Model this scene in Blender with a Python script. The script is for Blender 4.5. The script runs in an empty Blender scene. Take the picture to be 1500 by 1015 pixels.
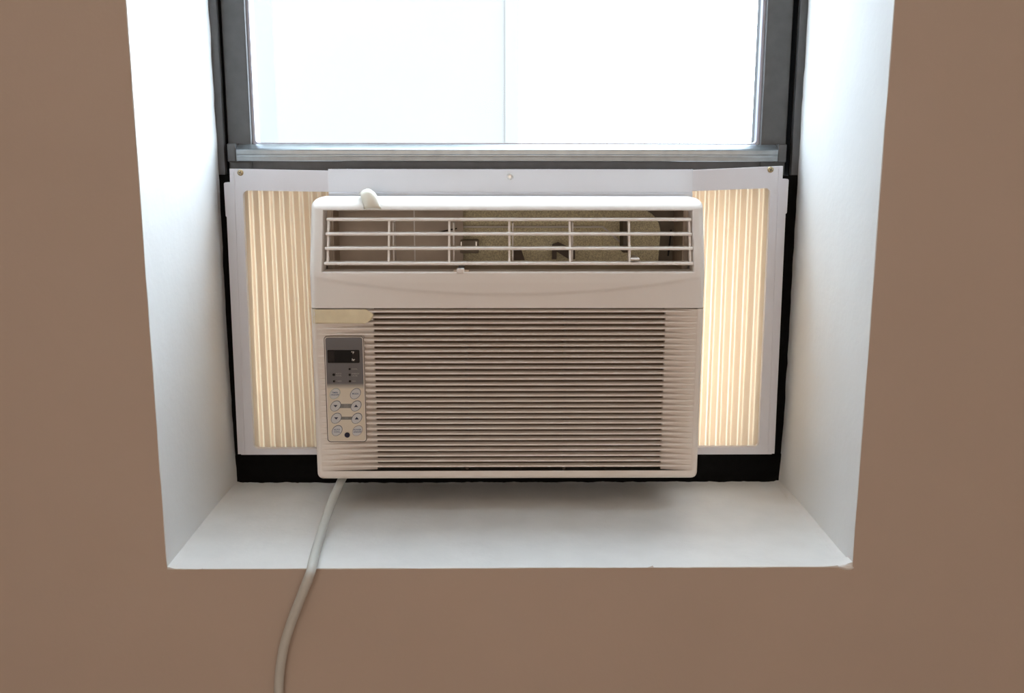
import bpy, bmesh, math, random
from math import sin, cos, radians, pi, sqrt
from mathutils import Vector, Matrix, noise

random.seed(7)
scene = bpy.context.scene
C = scene.collection

# ------------------------------------------------------------------ camera
FPX = 1441.0
cam_data = bpy.data.cameras.new('camera')
cam_data.sensor_fit = 'HORIZONTAL'
cam_data.sensor_width = 36.0
cam_data.lens = 36.0 * FPX / 1500.0
cam_data.clip_start = 0.02
cam = bpy.data.objects.new('camera', cam_data)
C.objects.link(cam)
_p, _yaw, _roll = radians(11.425), radians(0.645), radians(0.07)
fwd = Vector((sin(_yaw) * cos(_p), cos(_yaw) * cos(_p), -sin(_p)))
rgt = Vector((cos(_yaw), -sin(_yaw), 0))
upv = rgt.cross(fwd)
r2 = rgt * cos(_roll) + upv * sin(_roll)
u2 = upv * cos(_roll) - rgt * sin(_roll)
cam.matrix_world = Matrix(((r2.x, u2.x, -fwd.x, -0.0107),
                           (r2.y, u2.y, -fwd.y, -1.021),
                           (r2.z, u2.z, -fwd.z, 1.407),
                           (0, 0, 0, 1)))
scene.camera = cam

# ------------------------------------------------------------------ world, light, exposure
world = bpy.data.worlds.new('world')
scene.world = world
world.use_nodes = True
bg = world.node_tree.nodes['Background']
bg.inputs[0].default_value = (0.76, 0.875, 1.0, 1)
bg.inputs[1].default_value = 12.0
BACK_FILL_W = 20.0                      # added warm fill from behind the camera
CEIL_FILL_W = 3.0                      # added weak fill from overhead
FILL_COL = (1.0, 0.86, 0.74)
vs = scene.view_settings
scene.display_settings.display_device = 'sRGB'
vs.view_transform = 'Standard'
vs.look = 'None'
vs.exposure = 0.0
vs.gamma = 1.0
vs.use_curve_mapping = False

# ------------------------------------------------------------------ materials
def lin(c):
    return tuple(((v / 255) / 12.92 if v / 255 <= 0.04045 else ((v / 255 + 0.055) / 1.055) ** 2.4) for v in c)

def mat(name, col, rough=0.5, metal=0.0, var=0.0, vscale=30.0, bump=0.0, bscale=200.0, spec=0.5, detail=4.0):
    m = bpy.data.materials.new(name)
    m.use_nodes = True
    nt = m.node_tree
    b = nt.nodes['Principled BSDF']
    b.inputs['Base Color'].default_value = (*col, 1)
    b.inputs['Roughness'].default_value = rough
    b.inputs['Metallic'].default_value = metal
    b.inputs['Specular IOR Level'].default_value = spec
    tc = nt.nodes.new('ShaderNodeTexCoord')
    if var > 0:
        n = nt.nodes.new('ShaderNodeTexNoise')
        n.inputs['Scale'].default_value = vscale
        n.inputs['Detail'].default_value = detail
        nt.links.new(tc.outputs['Object'], n.inputs['Vector'])
        r = nt.nodes.new('ShaderNodeValToRGB')
        r.color_ramp.elements[0].position = 0.3
        r.color_ramp.elements[1].position = 0.7
        r.color_ramp.elements[0].color = (*[v * (1 - var) for v in col], 1)
        r.color_ramp.elements[1].color = (*[min(1, v * (1 + var)) for v in col], 1)
        nt.links.new(n.outputs['Fac'], r.inputs['Fac'])
        nt.links.new(r.outputs['Color'], b.inputs['Base Color'])
    if bump > 0:
        n2 = nt.nodes.new('ShaderNodeTexNoise')
        n2.inputs['Scale'].default_value = bscale
        n2.inputs['Detail'].default_value = 3
        nt.links.new(tc.outputs['Object'], n2.inputs['Vector'])
        bp = nt.nodes.new('ShaderNodeBump')
        bp.inputs['Strength'].default_value = bump
        bp.inputs['Distance'].default_value = 0.001
        nt.links.new(n2.outputs['Fac'], bp.inputs['Height'])
        nt.links.new(bp.outputs['Normal'], b.inputs['Normal'])
    return m

M = {}
M['wall'] = mat('beige_wall_paint', (0.54, 0.445, 0.375), 0.55, var=0.025, vscale=4, bump=0.25, bscale=90, spec=0.3)
M['reveal'] = mat('white_plaster_paint', (0.83, 0.84, 0.84), 0.6, var=0.015, vscale=9, bump=0.3, bscale=120, spec=0.25)
M['sill'] = mat('white_sill_paint', (0.82, 0.82, 0.805), 0.5, var=0.035, vscale=25, bump=0.35, bscale=150, spec=0.3)
M['ceiling'] = mat('ceiling_paint', (0.78, 0.74, 0.68), 0.8)
M['floor'] = mat('oak_floor', (0.36, 0.22, 0.12), 0.4, var=0.2, vscale=6)
M['frame'] = mat('dark_anodised_aluminium', (0.085, 0.083, 0.083), 0.42, metal=0.35, var=0.1, vscale=60, bump=0.1, bscale=300)
M['frame_black'] = mat('black_metal_and_jamb_shade', (0.004, 0.004, 0.004), 0.7, var=0.3, vscale=120, bump=0.3, bscale=120, spec=0.06)  # black frame parts, and the shade coloured onto the lower jambs
M['rail_metal'] = mat('grey_aluminium_lip', (0.26, 0.28, 0.29), 0.28, metal=0.75, var=0.08, vscale=80)
M['bead'] = mat('pale_glazing_bead', (0.55, 0.57, 0.68), 0.35, metal=0.3)
M['plastic'] = mat('aged_white_plastic', (0.80, 0.755, 0.71), 0.42, var=0.012, vscale=14, bump=0.06, bscale=900)
M['grille'] = mat('aged_grille_plastic', (0.77, 0.70, 0.635), 0.5, var=0.02, vscale=14)
M['louver'] = mat('louver_plastic', (0.88, 0.84, 0.80), 0.35)
M['panel_plastic'] = mat('pale_lilac_plastic', (0.70, 0.695, 0.735), 0.4, var=0.01, vscale=20, bump=0.05, bscale=600)
M['rail_plastic'] = mat('glossy_white_steel', (0.66, 0.69, 0.75), 0.09, var=0.01, vscale=20)
M['duct'] = mat('brown_grey_duct_plastic', (0.56, 0.47, 0.38), 0.6, var=0.1, vscale=25)
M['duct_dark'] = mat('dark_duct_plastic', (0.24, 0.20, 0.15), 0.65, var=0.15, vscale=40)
M['filter'] = mat('brown_filter_mesh', (0.16, 0.115, 0.078), 0.85, var=0.12, vscale=30)
M['mullion'] = mat('mullion_plastic', (0.10, 0.075, 0.055), 0.7)
M['steel'] = mat('zinc_screw', (0.72, 0.70, 0.66), 0.3, metal=1.0)
M['brass'] = mat('brass_screw', (0.50, 0.40, 0.24), 0.35, metal=1.0)
M['black'] = mat('black_gloss', (0.004, 0.004, 0.004), 0.25, spec=0.3)
M['black_matte'] = mat('black_rubber', (0.012, 0.011, 0.010), 0.6)
M['display'] = mat('display_glass', (0.0035, 0.003, 0.003), 0.25, spec=0.2)
M['display_digit'] = mat('display_dark_segment', (0.014, 0.009, 0.007), 0.4, spec=0.2)
M['print_light'] = mat('pale_grey_print', (0.33, 0.31, 0.29), 0.5)
M['print_white'] = mat('white_print', (0.80, 0.76, 0.70), 0.5)
M['print_dark'] = mat('dark_blue_print', (0.018, 0.025, 0.06), 0.5)
M['print_blue'] = mat('faded_blue_print', (0.10, 0.13, 0.22), 0.5)
M['print_grey'] = mat('grey_print_bar', (0.20, 0.195, 0.18), 0.5)
M['button_rim'] = mat('button_outline', (0.10, 0.115, 0.15), 0.5)
M['button_rim_green'] = mat('green_button_outline', (0.33, 0.40, 0.34), 0.5)
M['button_rim_pink'] = mat('faded_button_outline', (0.42, 0.33, 0.29), 0.5)
M['button'] = mat('pale_button', (0.56, 0.55, 0.54), 0.45)
M['navy'] = mat('navy_sensor', (0.006, 0.010, 0.035), 0.3)
M['cord'] = mat('light_grey_vinyl', (0.60, 0.61, 0.58), 0.35, var=0.03, vscale=20)
M['tape'] = mat('yellowed_tape', (0.74, 0.64, 0.43), 0.35, var=0.08, vscale=40)
M['tape_curl'] = mat('cream_tape', (0.80, 0.77, 0.66), 0.45, var=0.04, vscale=60)
M['casing'] = mat('painted_steel_casing', (0.62, 0.60, 0.56), 0.5)
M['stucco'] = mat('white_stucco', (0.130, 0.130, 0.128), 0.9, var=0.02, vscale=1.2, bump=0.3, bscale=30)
M['brick_out'] = mat('masonry', (0.72, 0.68, 0.62), 0.9, var=0.1, vscale=5)
M['asphalt'] = mat('concrete_ground', (0.55, 0.54, 0.52), 0.9, var=0.08, vscale=3)
M['white_paint'] = mat('white_woodwork', (0.75, 0.73, 0.69), 0.4)

# foam with coarse speckle
def foam_mat():
    m = mat('yellow_speckled_foam', (0.45, 0.40, 0.24), 0.9, bump=0.6, bscale=900)
    nt = m.node_tree
    b = nt.nodes['Principled BSDF']
    tc = nt.nodes.new('ShaderNodeTexCoord')
    v = nt.nodes.new('ShaderNodeTexNoise'); v.inputs['Scale'].default_value = 700; v.inputs['Detail'].default_value = 2
    nt.links.new(tc.outputs['Object'], v.inputs['Vector'])
    r = nt.nodes.new('ShaderNodeValToRGB')
    r.color_ramp.elements[0].position = 0.35; r.color_ramp.elements[0].color = (0.58, 0.51, 0.33, 1)
    r.color_ramp.elements[1].position = 0.65; r.color_ramp.elements[1].color = (0.90, 0.83, 0.58, 1)
    nt.links.new(v.outputs['Fac'], r.inputs['Fac'])
    nt.links.new(r.outputs['Color'], b.inputs['Base Color'])
    return m
M['foam'] = foam_mat()

# accordion sheet: thin, translucent plastic
def curtain_mat(name, trans, tcol):
    m = bpy.data.materials.new(name)
    m.use_nodes = True
    nt = m.node_tree
    out = nt.nodes['Material Output']
    b = nt.nodes['Principled BSDF']
    b.inputs['Base Color'].default_value = (0.50, 0.47, 0.42, 1)
    b.inputs['Roughness'].default_value = 0.4
    t = nt.nodes.new('ShaderNodeBsdfTranslucent')
    t.inputs['Color'].default_value = (*tcol, 1)
    mx = nt.nodes.new('ShaderNodeMixShader')
    mx.inputs[0].default_value = trans
    nt.links.new(b.outputs[0], mx.inputs[1])
    nt.links.new(t.outputs[0], mx.inputs[2])
    nt.links.new(mx.outputs[0], out.inputs['Surface'])
    return m
M['curtain'] = curtain_mat('translucent_cream_vinyl', 0.45, (0.95, 0.63, 0.375))
M['curtain_thin'] = curtain_mat('thin_fold_line_vinyl', 0.58, (0.97, 0.77, 0.52))

def glass_mat():
    m = bpy.data.materials.new('window_glass')
    m.use_nodes = True
    nt = m.node_tree
    out = nt.nodes['Material Output']
    nt.nodes.remove(nt.nodes['Principled BSDF'])
    t = nt.nodes.new('ShaderNodeBsdfTransparent')
    t.inputs['Color'].default_value = (0.97, 0.985, 0.98, 1)
    g = nt.nodes.new('ShaderNodeBsdfGlossy')
    g.inputs['Roughness'].default_value = 0.02
    mx = nt.nodes.new('ShaderNodeMixShader')
    mx.inputs[0].default_value = 0.045
    nt.links.new(t.outputs[0], mx.inputs[1])
    nt.links.new(g.outputs[0], mx.inputs[2])
    nt.links.new(mx.outputs[0], out.inputs['Surface'])
    return m
M['glass'] = glass_mat()

# control overlay: printed grey field fading into cream towards the buttons
def overlay_mat(z0, z1):
    m = mat('printed_control_overlay', (0.64, 0.56, 0.44), 0.45)
    nt = m.node_tree
    b = nt.nodes['Principled BSDF']
    tc = nt.nodes.new('ShaderNodeTexCoord')
    sp = nt.nodes.new('ShaderNodeSeparateXYZ')
    nt.links.new(tc.outputs['Object'], sp.inputs[0])
    mr = nt.nodes.new('ShaderNodeMapRange')
    mr.inputs['From Min'].default_value = z0
    mr.inputs['From Max'].default_value = z1
    nt.links.new(sp.outputs['Z'], mr.inputs['Value'])
    r = nt.nodes.new('ShaderNodeValToRGB')
    r.color_ramp.elements[0].color = (0.66, 0.58, 0.46, 1)
    r.color_ramp.elements[1].color = (0.125, 0.118, 0.118, 1)
    nt.links.new(mr.outputs[0], r.inputs['Fac'])
    nt.links.new(r.outputs['Color'], b.inputs['Base Color'])
    return m

def emit_mat(name, col, s):
    m = bpy.data.materials.new(name)
    m.use_nodes = True
    b = m.node_tree.nodes['Principled BSDF']
    b.inputs['Emission Color'].default_value = (*col, 1)
    b.inputs['Emission Strength'].default_value = s
    return m

# ------------------------------------------------------------------ mesh helpers
def obj(name, me, material, parent=None, smooth=False):
    if isinstance(me, bmesh.types.BMesh):
        bm = me
        bmesh.ops.recalc_face_normals(bm, faces=bm.faces)
        me = bpy.data.meshes.new(name)
        bm.to_mesh(me); bm.free()
    if smooth:
        for p in me.polygons:
            p.use_smooth = True
    if material is not None and len(me.materials) == 0:
        me.materials.append(M[material] if isinstance(material, str) else material)
    o = bpy.data.objects.new(name, me)
    C.objects.link(o)
    if parent is not None:
        o.parent = parent
        o.matrix_parent_inverse = Matrix.Translation(-Vector(parent.location))
    return o

def tag(o, label=None, cat=None, group=None, kind=None):
    if label: o['label'] = label
    if cat: o['category'] = cat
    if group: o['group'] = group
    if kind: o['kind'] = kind
    return o

def empty(name, loc):
    o = bpy.data.objects.new(name, None)
    o.empty_display_size = 0.05
    C.objects.link(o)
    o.location = loc
    return o

def box(bm, x0, x1, y0, y1, z0, z1, bev=0.0, seg=2):
    vs_ = [bm.verts.new((x, y, z)) for x in (x0, x1) for y in (y0, y1) for z in (z0, z1)]
    idx = [(0, 1, 3, 2), (4, 6, 7, 5), (0, 4, 5, 1), (2, 3, 7, 6), (0, 2, 6, 4), (1, 5, 7, 3)]
    fs = [bm.faces.new([vs_[i] for i in f]) for f in idx]
    if bev > 0:
        es = list({e for f in fs for e in f.edges})
        bmesh.ops.bevel(bm, geom=es, offset=bev, segments=seg, profile=0.5, affect='EDGES')
    return bm

def bxo(name, m, parent, x0, x1, y0, y1, z0, z1, bev=0.0, smooth=False):
    bm = bmesh.new()
    box(bm, x0, x1, y0, y1, z0, z1, bev)
    return obj(name, bm, m, parent, smooth)

def extrude_poly(pts, axis, a, b):
    """closed polygon extruded along axis 'x' (pts are (y,z)) or 'y' (pts are (x,z))"""
    bm = bmesh.new()
    def mk(p, t):
        return (t, p[0], p[1]) if axis == 'x' else (p[0], t, p[1])
    A = [bm.verts.new(mk(p, a)) for p in pts]
    B = [bm.verts.new(mk(p, b)) for p in pts]
    n = len(pts)
    bm.faces.new(A); bm.faces.new(list(reversed(B)))
    for i in range(n):
        bm.faces.new((A[i], B[i], B[(i + 1) % n], A[(i + 1) % n]))
    return bm

def rounded_rect(x0, x1, z0, z1, r, n=6):
    pts = []
    for cx, cz, a0 in ((x1 - r, z1 - r, 0), (x0 + r, z1 - r, 90), (x0 + r, z0 + r, 180), (x1 - r, z0 + r, 270)):
        for k in range(n + 1):
            a = radians(a0 + 90 * k / n)
            pts.append((cx + r * cos(a), cz + r * sin(a)))
    return pts

def tube(path, rad, n=12, cap=True):
    bm = bmesh.new()
    P = [Vector(p) for p in path]
    rings = []
    prev = None
    for i, p in enumerate(P):
        t = (P[min(i + 1, len(P) - 1)] - P[max(i - 1, 0)]).normalized()
        if prev is None:
            a = t.cross(Vector((0, 1, 0)))
            if a.length < 1e-3: a = t.cross(Vector((1, 0, 0)))
            a.normalize()
        else:
            a = (prev - t * prev.dot(t)).normalized()
        prev = a
        b = t.cross(a)
        rr = rad[i] if isinstance(rad, (list, tuple)) else rad
        rings.append([bm.verts.new(p + (a * cos(2 * pi * k / n) + b * sin(2 * pi * k / n)) * rr) for k in range(n)])
    for i in range(len(rings) - 1):
        for k in range(n):
            bm.faces.new((rings[i][k], rings[i][(k + 1) % n], rings[i + 1][(k + 1) % n], rings[i + 1][k]))
    if cap:
        bm.faces.new(rings[0]); bm.faces.new(list(reversed(rings[-1])))
    return bm

def spline(pts, n=10):
    P = [Vector(p) for p in pts]
    P = [P[0] * 2 - P[1]] + P + [P[-1] * 2 - P[-2]]
    out = []
    for i in range(1, len(P) - 2):
        for k in range(n):
            t = k / n
            a, b, c, d = P[i - 1], P[i], P[i + 1], P[i + 2]
            out.append(0.5 * ((2 * b) + (c - a) * t + (2 * a - 5 * b + 4 * c - d) * t * t + (3 * b - a - 3 * c + d) * t ** 3))
    out.append(P[-2])
    return out

def nz(x, y=0.0, z=0.0):
    return noise.noise(Vector((x, y, z)))

# ------------------------------------------------------------------ the setting
HW = 0.38                 # half width of the window opening
SILL = 0.95
HEAD = 2.90
DW = 0.2868               # depth of the window frame behind the wall face
RX0, RX1, RY0, CEIL = -2.1, 2.1, -3.6, 3.2

# front wall: a skin with the opening cut into it; hand-cut paint line along the corner
def wall_front():
    bm = bmesh.new()
    n = 120
    inner = []
    def jit(s):
        return 0.0006 + 0.0007 * nz(s * 30, 3.3) + 0.0004 * nz(s * 110, 8.1)
    for k in range(n):                       # bottom, left to right
        t = k / n; inner.append((-HW + t * 2 * HW, SILL - jit(t) + 0.0004 * nz(t * 4, 1)))
    for k in range(n):                       # right, up
        t = k / n; inner.append((HW + jit(t + 2), SILL + t * (HEAD - SILL)))
    for k in range(n):
        t = k / n; inner.append((HW - t * 2 * HW, HEAD + jit(t + 4)))
    for k in range(n):
        t = k / n; inner.append((-HW - jit(t + 6), HEAD - t * (HEAD - SILL)))
    outer = []
    for k in range(n): outer.append((RX0 + k / n * (RX1 - RX0), 0))
    for k in range(n): outer.append((RX1, k / n * CEIL))
    for k in range(n): outer.append((RX1 - k / n * (RX1 - RX0), CEIL))
    for k in range(n): outer.append((RX0, CEIL - k / n * CEIL))
    N = len(inner)
    A = [bm.verts.new((p[0], 0, p[1])) for p in inner]
    B = [bm.verts.new((p[0], 0, p[1])) for p in outer]
    A2 = [bm.verts.new((p[0], 0.02, p[1])) for p in inner]
    B2 = [bm.verts.new((p[0], 0.02, p[1])) for p in outer]
    for i in range(N):
        j = (i + 1) % N
        bm.faces.new((A[i], A[j], B[j], B[i]))
        bm.faces.new((A2[i], B2[i], B2[j], A2[j]))
        bm.faces.new((A[i], A2[i], A2[j], A[j]))
        bm.faces.new((B[i], B[j], B2[j], B2[i]))
    return obj('wall_front', bm, 'wall')
tag(wall_front(), 'beige brown painted wall around the window recess', kind='structure')

# plastered reveal faces as slightly uneven slabs
def slab(name, m, origin, u, v, w, nu, nv, amp, seed, edge=None):
    """grid over origin + s*u + t*v, pushed along the unit normal by noise, with thickness vector w"""
    bm = bmesh.new()
    O, U, V_, W_ = Vector(origin), Vector(u), Vector(v), Vector(w)
    nrm = -W_.normalized()
    g = []
    for i in range(nu + 1):
        row = []
        for j in range(nv + 1):
            s, t = i / nu, j / nv
            p = O + U * s + V_ * t
            d = amp * (nz(p.x * 6 + seed, p.y * 6, p.z * 6) * 0.7 + 0.3 * nz(p.x * 25 + seed, p.y * 25, p.z * 25))
            if edge: d += edge(s, t)
            row.append(bm.verts.new(p + nrm * d))
        g.append(row)
    b = [[bm.verts.new(O + U * (i / nu) + V_ * (j / nv) + W_) for j in (0, nv)] for i in (0, nu)]
    for i in range(nu):
        for j in range(nv):
            bm.faces.new((g[i][j], g[i + 1][j], g[i + 1][j + 1], g[i][j + 1]))
    bm.faces.new([g[i][0] for i in range(nu + 1)] + [b[1][0], b[0][0]])
    bm.faces.new([g[i][nv] for i in range(nu, -1, -1)] + [b[0][1], b[1][1]])
    bm.faces.new([g[0][j] for j in range(nv, -1, -1)] + [b[0][0], b[0][1]])
    bm.faces.new([g[nu][j] for j in range(nv + 1)] + [b[1][1], b[1][0]])
    bm.faces.new((b[0][0], b[1][0], b[1][1], b[0][1]))
    return obj(name, bm, m, smooth=False)

def jamb_edge(seed):
    def f(s, t):                              # ragged filler against the metal frame, more of it low down
        e = 0.0
        if s > 0.955:
            e += (0.0014 * (nz(t * 60, seed) + 0.4) + 0.0011 * nz(t * 200, seed)) * (s - 0.955) / 0.045
        low = max(0.0, 1 - t / 0.05)
        if s > 0.75: e += 0.003 * low * (s - 0.75) / 0.25
        return e
    return f
DR = DW + 0.004
tag(slab('trim_1', 'reveal', (-HW, 0.0006, SILL - 0.002), (0, DR, 0), (0, 0, HEAD - SILL), (-0.06, 0, 0), 60, 160, 0.0012, 2.0, jamb_edge(1.0)),
    'white plastered reveal at the left of the window recess', kind='structure')
tag(slab('trim_2', 'reveal', (HW, 0.0006, SILL - 0.002), (0, DR, 0), (0, 0, HEAD - SILL), (0.06, 0, 0), 60, 160, 0.0012, 12.0, jamb_edge(5.0)),
    'white plastered reveal at the right of the window recess', kind='structure')
def sill_edge(s, t):
    e = 0.0
    if t > 0.95: e += (0.0022 * (nz(s * 50, 2.2) + 0.3) + 0.0012 * nz(s * 170, 5.2)) * (t - 0.95) / 0.05
    cx = min(s, 1 - s)                        # thick paint and filler in the two side corners
    e += 0.0025 * max(0.0, 1 - cx / 0.012) + 0.0006 * max(0, nz(s * 90, t * 40, 4)) * max(0.0, 1 - cx / 0.04)
    if s > 0.96 and t < 0.06: e += 0.0025 * (s - 0.96) / 0.04
    return e
tag(slab('trim_3', 'sill', (-HW, 0.0006, SILL), (2 * HW, 0, 0), (0, DR, 0), (0, 0, -0.06), 220, 60, 0.0008, 22.0, sill_edge),
    'white painted window sill under the air conditioner', kind='structure')
tag(slab('trim_4', 'reveal', (-HW, 0.0006, HEAD), (2 * HW, 0, 0), (0, DR, 0), (0, 0, 0.06), 30, 10, 0.0008, 32.0),
    'white plastered head of the window recess', kind='structure')

# blob of filler on the front right sill corner
bm = bmesh.new()
bmesh.ops.create_icosphere(bm, subdivisions=3, radius=1.0)
for v in bm.verts:
    k = 1 + 0.35 * nz(v.co.x * 1.6, v.co.y * 1.6, v.co.z * 1.6)
    v.co = Vector((v.co.x * 0.010 * k, v.co.y * 0.004 * k, v.co.z * 0.0032 * k)) + Vector((HW - 0.006, 0.0018, SILL - 0.0005))
tag(obj('trim_5', bm, 'sill', smooth=True), 'lump of white filler on the right front sill corner', kind='structure')

# ragged paint beads along the two inner corners of the sill
for n_, sd in ((6, -1), (7, 1)):
    pth, rad = [], []
    for k in range(90):
        t = k / 89
        pth.append((sd * (HW - 0.0006 + 0.0008 * nz(t * 22, sd * 4.0)), 0.003 + (DW - 0.006) * t, SILL + 0.0004 + 0.0006 * nz(t * 30, sd * 9.0)))
        rad.append(0.0012 + 0.0009 * abs(nz(t * 40, sd * 2.0)) + 0.0006 * t)
    tag(obj('trim_%d' % n_, tube(pth, rad, 8), 'sill', smooth=True),
        'ragged paint bead in the %s inner corner of the sill' % ('left' if sd < 0 else 'right'), kind='structure')

# rest of the room (behind and beside the viewer)
tag(bxo('floor', 'floor', None, RX0, RX1, RY0, 0.0, -0.05, 0.0), 'brown wooden room floor', kind='structure')
tag(bxo('ceiling', 'ceiling', None, RX0, RX1, RY0, 0.0, CEIL, CEIL + 0.05), 'pale room ceiling', kind='structure')
tag(bxo('wall_left', 'wall', None, RX0 - 0.05, RX0, RY0, 0.02, 0, CEIL), 'beige side wall left of the window wall', kind='structure')
tag(bxo('wall_right', 'wall', None, RX1, RX1 + 0.05, RY0, 0.02, 0, CEIL), 'beige side wall right of the window wall', kind='structure')
tag(bxo('wall_back', 'wall', None, RX0 - 0.05, RX1 + 0.05, RY0 - 0.05, RY0, 0, CEIL), 'beige wall opposite the window', kind='structure')
tag(bxo('baseboard_front', 'white_paint', None, RX0, RX1, -0.015, 0.0, 0, 0.11, 0.003), 'white baseboard under the window', kind='structure')

# outside: masonry around the opening, ground
def ring_wall(name, m, x0, x1, z0, z1, ix0, ix1, iz0, iz1, y0, y1):
    bm = bmesh.new()
    box(bm, x0, ix0, y0, y1, z0, z1); box(bm, ix1, x1, y0, y1, z0, z1)
    box(bm, ix0, ix1, y0, y1, z0, iz0); box(bm, ix0, ix1, y0, y1, iz1, z1)
    return obj(name, bm, m)
tag(ring_wall('wall_exterior', 'brick_out', -3, 3, -4, 5.0, -0.375, 0.375, 0.94, HEAD - 0.01, 0.375, 0.44),
    'outer masonry of the window wall', kind='structure')
tag(ring_wall('wall_core', 'brick_out', RX0 - .05, RX1 + .05, -0.05, CEIL + .05, -HW - 0.06, HW + 0.06, SILL - 0.06, HEAD + 0.06, 0.021, 0.374),
    'masonry core of the window wall', kind='structure')
tag(bxo('ground', 'asphalt', None, -30, 30, 0.44, 40, -4.1, -4.0), 'concrete yard outside the window', kind='structure')

# ------------------------------------------------------------------ added fill light: framed glowing panel on the opposite wall, unseen
w2 = tag(empty('back_fill', (0, RY0, 0.55)), 'added glowing fill panel in a frame on the opposite wall, out of view', kind='structure')
bm = bmesh.new()
for a in ((-1.56, -1.50, 0.60, 2.25), (1.50, 1.56, 0.60, 2.25), (-1.50, 1.50, 0.60, 0.66), (-1.50, 1.50, 2.19, 2.25)):
    box(bm, a[0], a[1], RY0, RY0 + 0.04, a[2], a[3])
obj('back_fill_frame', bm, 'white_paint', w2)
bxo('back_fill_panel', emit_mat('back_fill_glow', FILL_COL, 0.8), w2, -1.50, 1.50, RY0 + 0.005, RY0 + 0.012, 0.66, 2.19)
ld = bpy.data.lights.new('back_fill_light', 'AREA')
ld.shape = 'RECTANGLE'; ld.size = 2.98; ld.size_y = 1.51; ld.energy = BACK_FILL_W; ld.color = FILL_COL
lo = bpy.data.objects.new('back_fill_light', ld); C.objects.link(lo)
lo.location = (0, RY0 + 0.02, 1.425); lo.rotation_euler = (radians(90), 0, 0)

# added overhead fill light: glowing square under the ceiling, unseen
cl = tag(empty('ceiling_fill', (0, -1.7, CEIL)), 'added square fill light panel under the ceiling, out of view', 'fill light')
bm = bmesh.new()
for a in ((-0.42, -0.40, -0.42, 0.42), (0.40, 0.42, -0.42, 0.42), (-0.40, 0.40, -0.42, -0.40), (-0.40, 0.40, 0.40, 0.42)):
    box(bm, a[0], a[1], -1.7 + a[2], -1.7 + a[3], CEIL - 0.05, CEIL)
obj('ceiling_fill_frame', bm, 'white_paint', cl)
bxo('ceiling_fill_panel', emit_mat('ceiling_fill_glow', FILL_COL, 0.8), cl, -0.40, 0.40, -2.1, -1.3, CEIL - 0.03, CEIL - 0.001)
ld = bpy.data.lights.new('ceiling_fill_light', 'AREA')
ld.shape = 'SQUARE'; ld.size = 0.78; ld.energy = CEIL_FILL_W; ld.color = FILL_COL
lo = bpy.data.objects.new('ceiling_fill_light', ld); C.objects.link(lo)
lo.location = (0, -1.7, CEIL - 0.035)

# ------------------------------------------------------------------ window
win = tag(empty('window_1', (0, DW, SILL)), 'dark metal sash window raised above the air conditioner', kind='structure')
YF = DW
for s in (-1, 1):
    bxo('jamb', 'frame', win, min(s * 0.3705, s * 0.384), max(s * 0.3705, s * 0.384), YF, 0.375, 1.3720, HEAD, 0.0006)
    bxo('jamb_shade', 'frame_black', win, min(s * 0.3705, s * 0.384), max(s * 0.3705, s * 0.384), YF, 0.375, SILL, 1.3720, 0.0002)  # jamb below the sash, its shade put in as black colour
    bxo('jamb_track', 'frame_black', win, min(s * 0.3695, s * 0.384), max(s * 0.3695, s * 0.384), YF + 0.010, 0.374, SILL, HEAD)
for s in (-1, 1):
    bxo('jamb_stop', 'frame_black', win, min(s * 0.356, s * 0.3712), max(s * 0.356, s * 0.3712), 0.2845, 0.2992, 0.9905, 1.3715)
bxo('frame_head', 'frame', win, -0.384, 0.384, YF, 0.375, HEAD - 0.03, HEAD + 0.002)
bxo('frame_sill', 'frame_black', win, -0.3785, 0.3795, YF - 0.002, 0.40, SILL - 0.004, 0.9905, 0.0012)
SY0, SY1 = 0.300, 0.352
sash = empty('sash', (0, SY0, 1.379))
sash.parent = win
sash.matrix_parent_inverse = Matrix.Translation(-Vector(win.location))
GX0, GX1, GZ0 = -0.3383, 0.3320, 1.4108
SX0, SX1 = -0.3685, 0.3655
bxo('stile', 'frame', sash, SX0, GX0, SY0, SY1, 1.371, HEAD - 0.03, 0.001)
bxo('stile', 'frame', sash, GX1, SX1, SY0, SY1, 1.371, HEAD - 0.03, 0.001)
bxo('bottom_rail', 'frame', sash, GX0, GX1, SY0, SY1, 1.371, GZ0, 0.0008)
bxo('weather_rail', 'frame', sash, GX0, GX1, SY1, 0.405, 1.371, GZ0 - 0.008, 0.0008)
bxo('top_rail', 'frame', sash, GX0, GX1, SY0, SY1, HEAD - 0.06, HEAD - 0.03)
bxo('glass_pane', 'glass', sash, GX0 - 0.003, GX1 + 0.003, 0.322, 0.326, GZ0 - 0.003, HEAD - 0.058)
# glazing bead: rounded-corner ring just inside the stiles
def ring_poly(outer, inner, y0, y1):
    bm = bmesh.new()
    n = len(outer)
    V4 = [[bm.verts.new((p[0], y, p[1])) for p in poly] for poly in (outer, inner) for y in (y0, y1)]
    o0, o1, i0, i1 = V4
    for k in range(n):
        j = (k + 1) % n
        bm.faces.new((o0[k], o0[j], i0[j], i0[k])); bm.faces.new((o1[k], i1[k], i1[j], o1[j]))
        bm.faces.new((o0[k], o1[k], o1[j], o0[j])); bm.faces.new((i0[k], i0[j], i1[j], i1[k]))
    return bm
obj('glazing_bead', ring_poly(rounded_rect(GX0 - 0.0005, GX1 + 0.0005, GZ0 - 0.0005, HEAD - 0.06, 0.004),
                              rounded_rect(GX0 + 0.0035, GX1 - 0.0035, GZ0 + 0.0022, HEAD - 0.064, 0.0045), 0.310, 0.3215), 'bead', sash)
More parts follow.
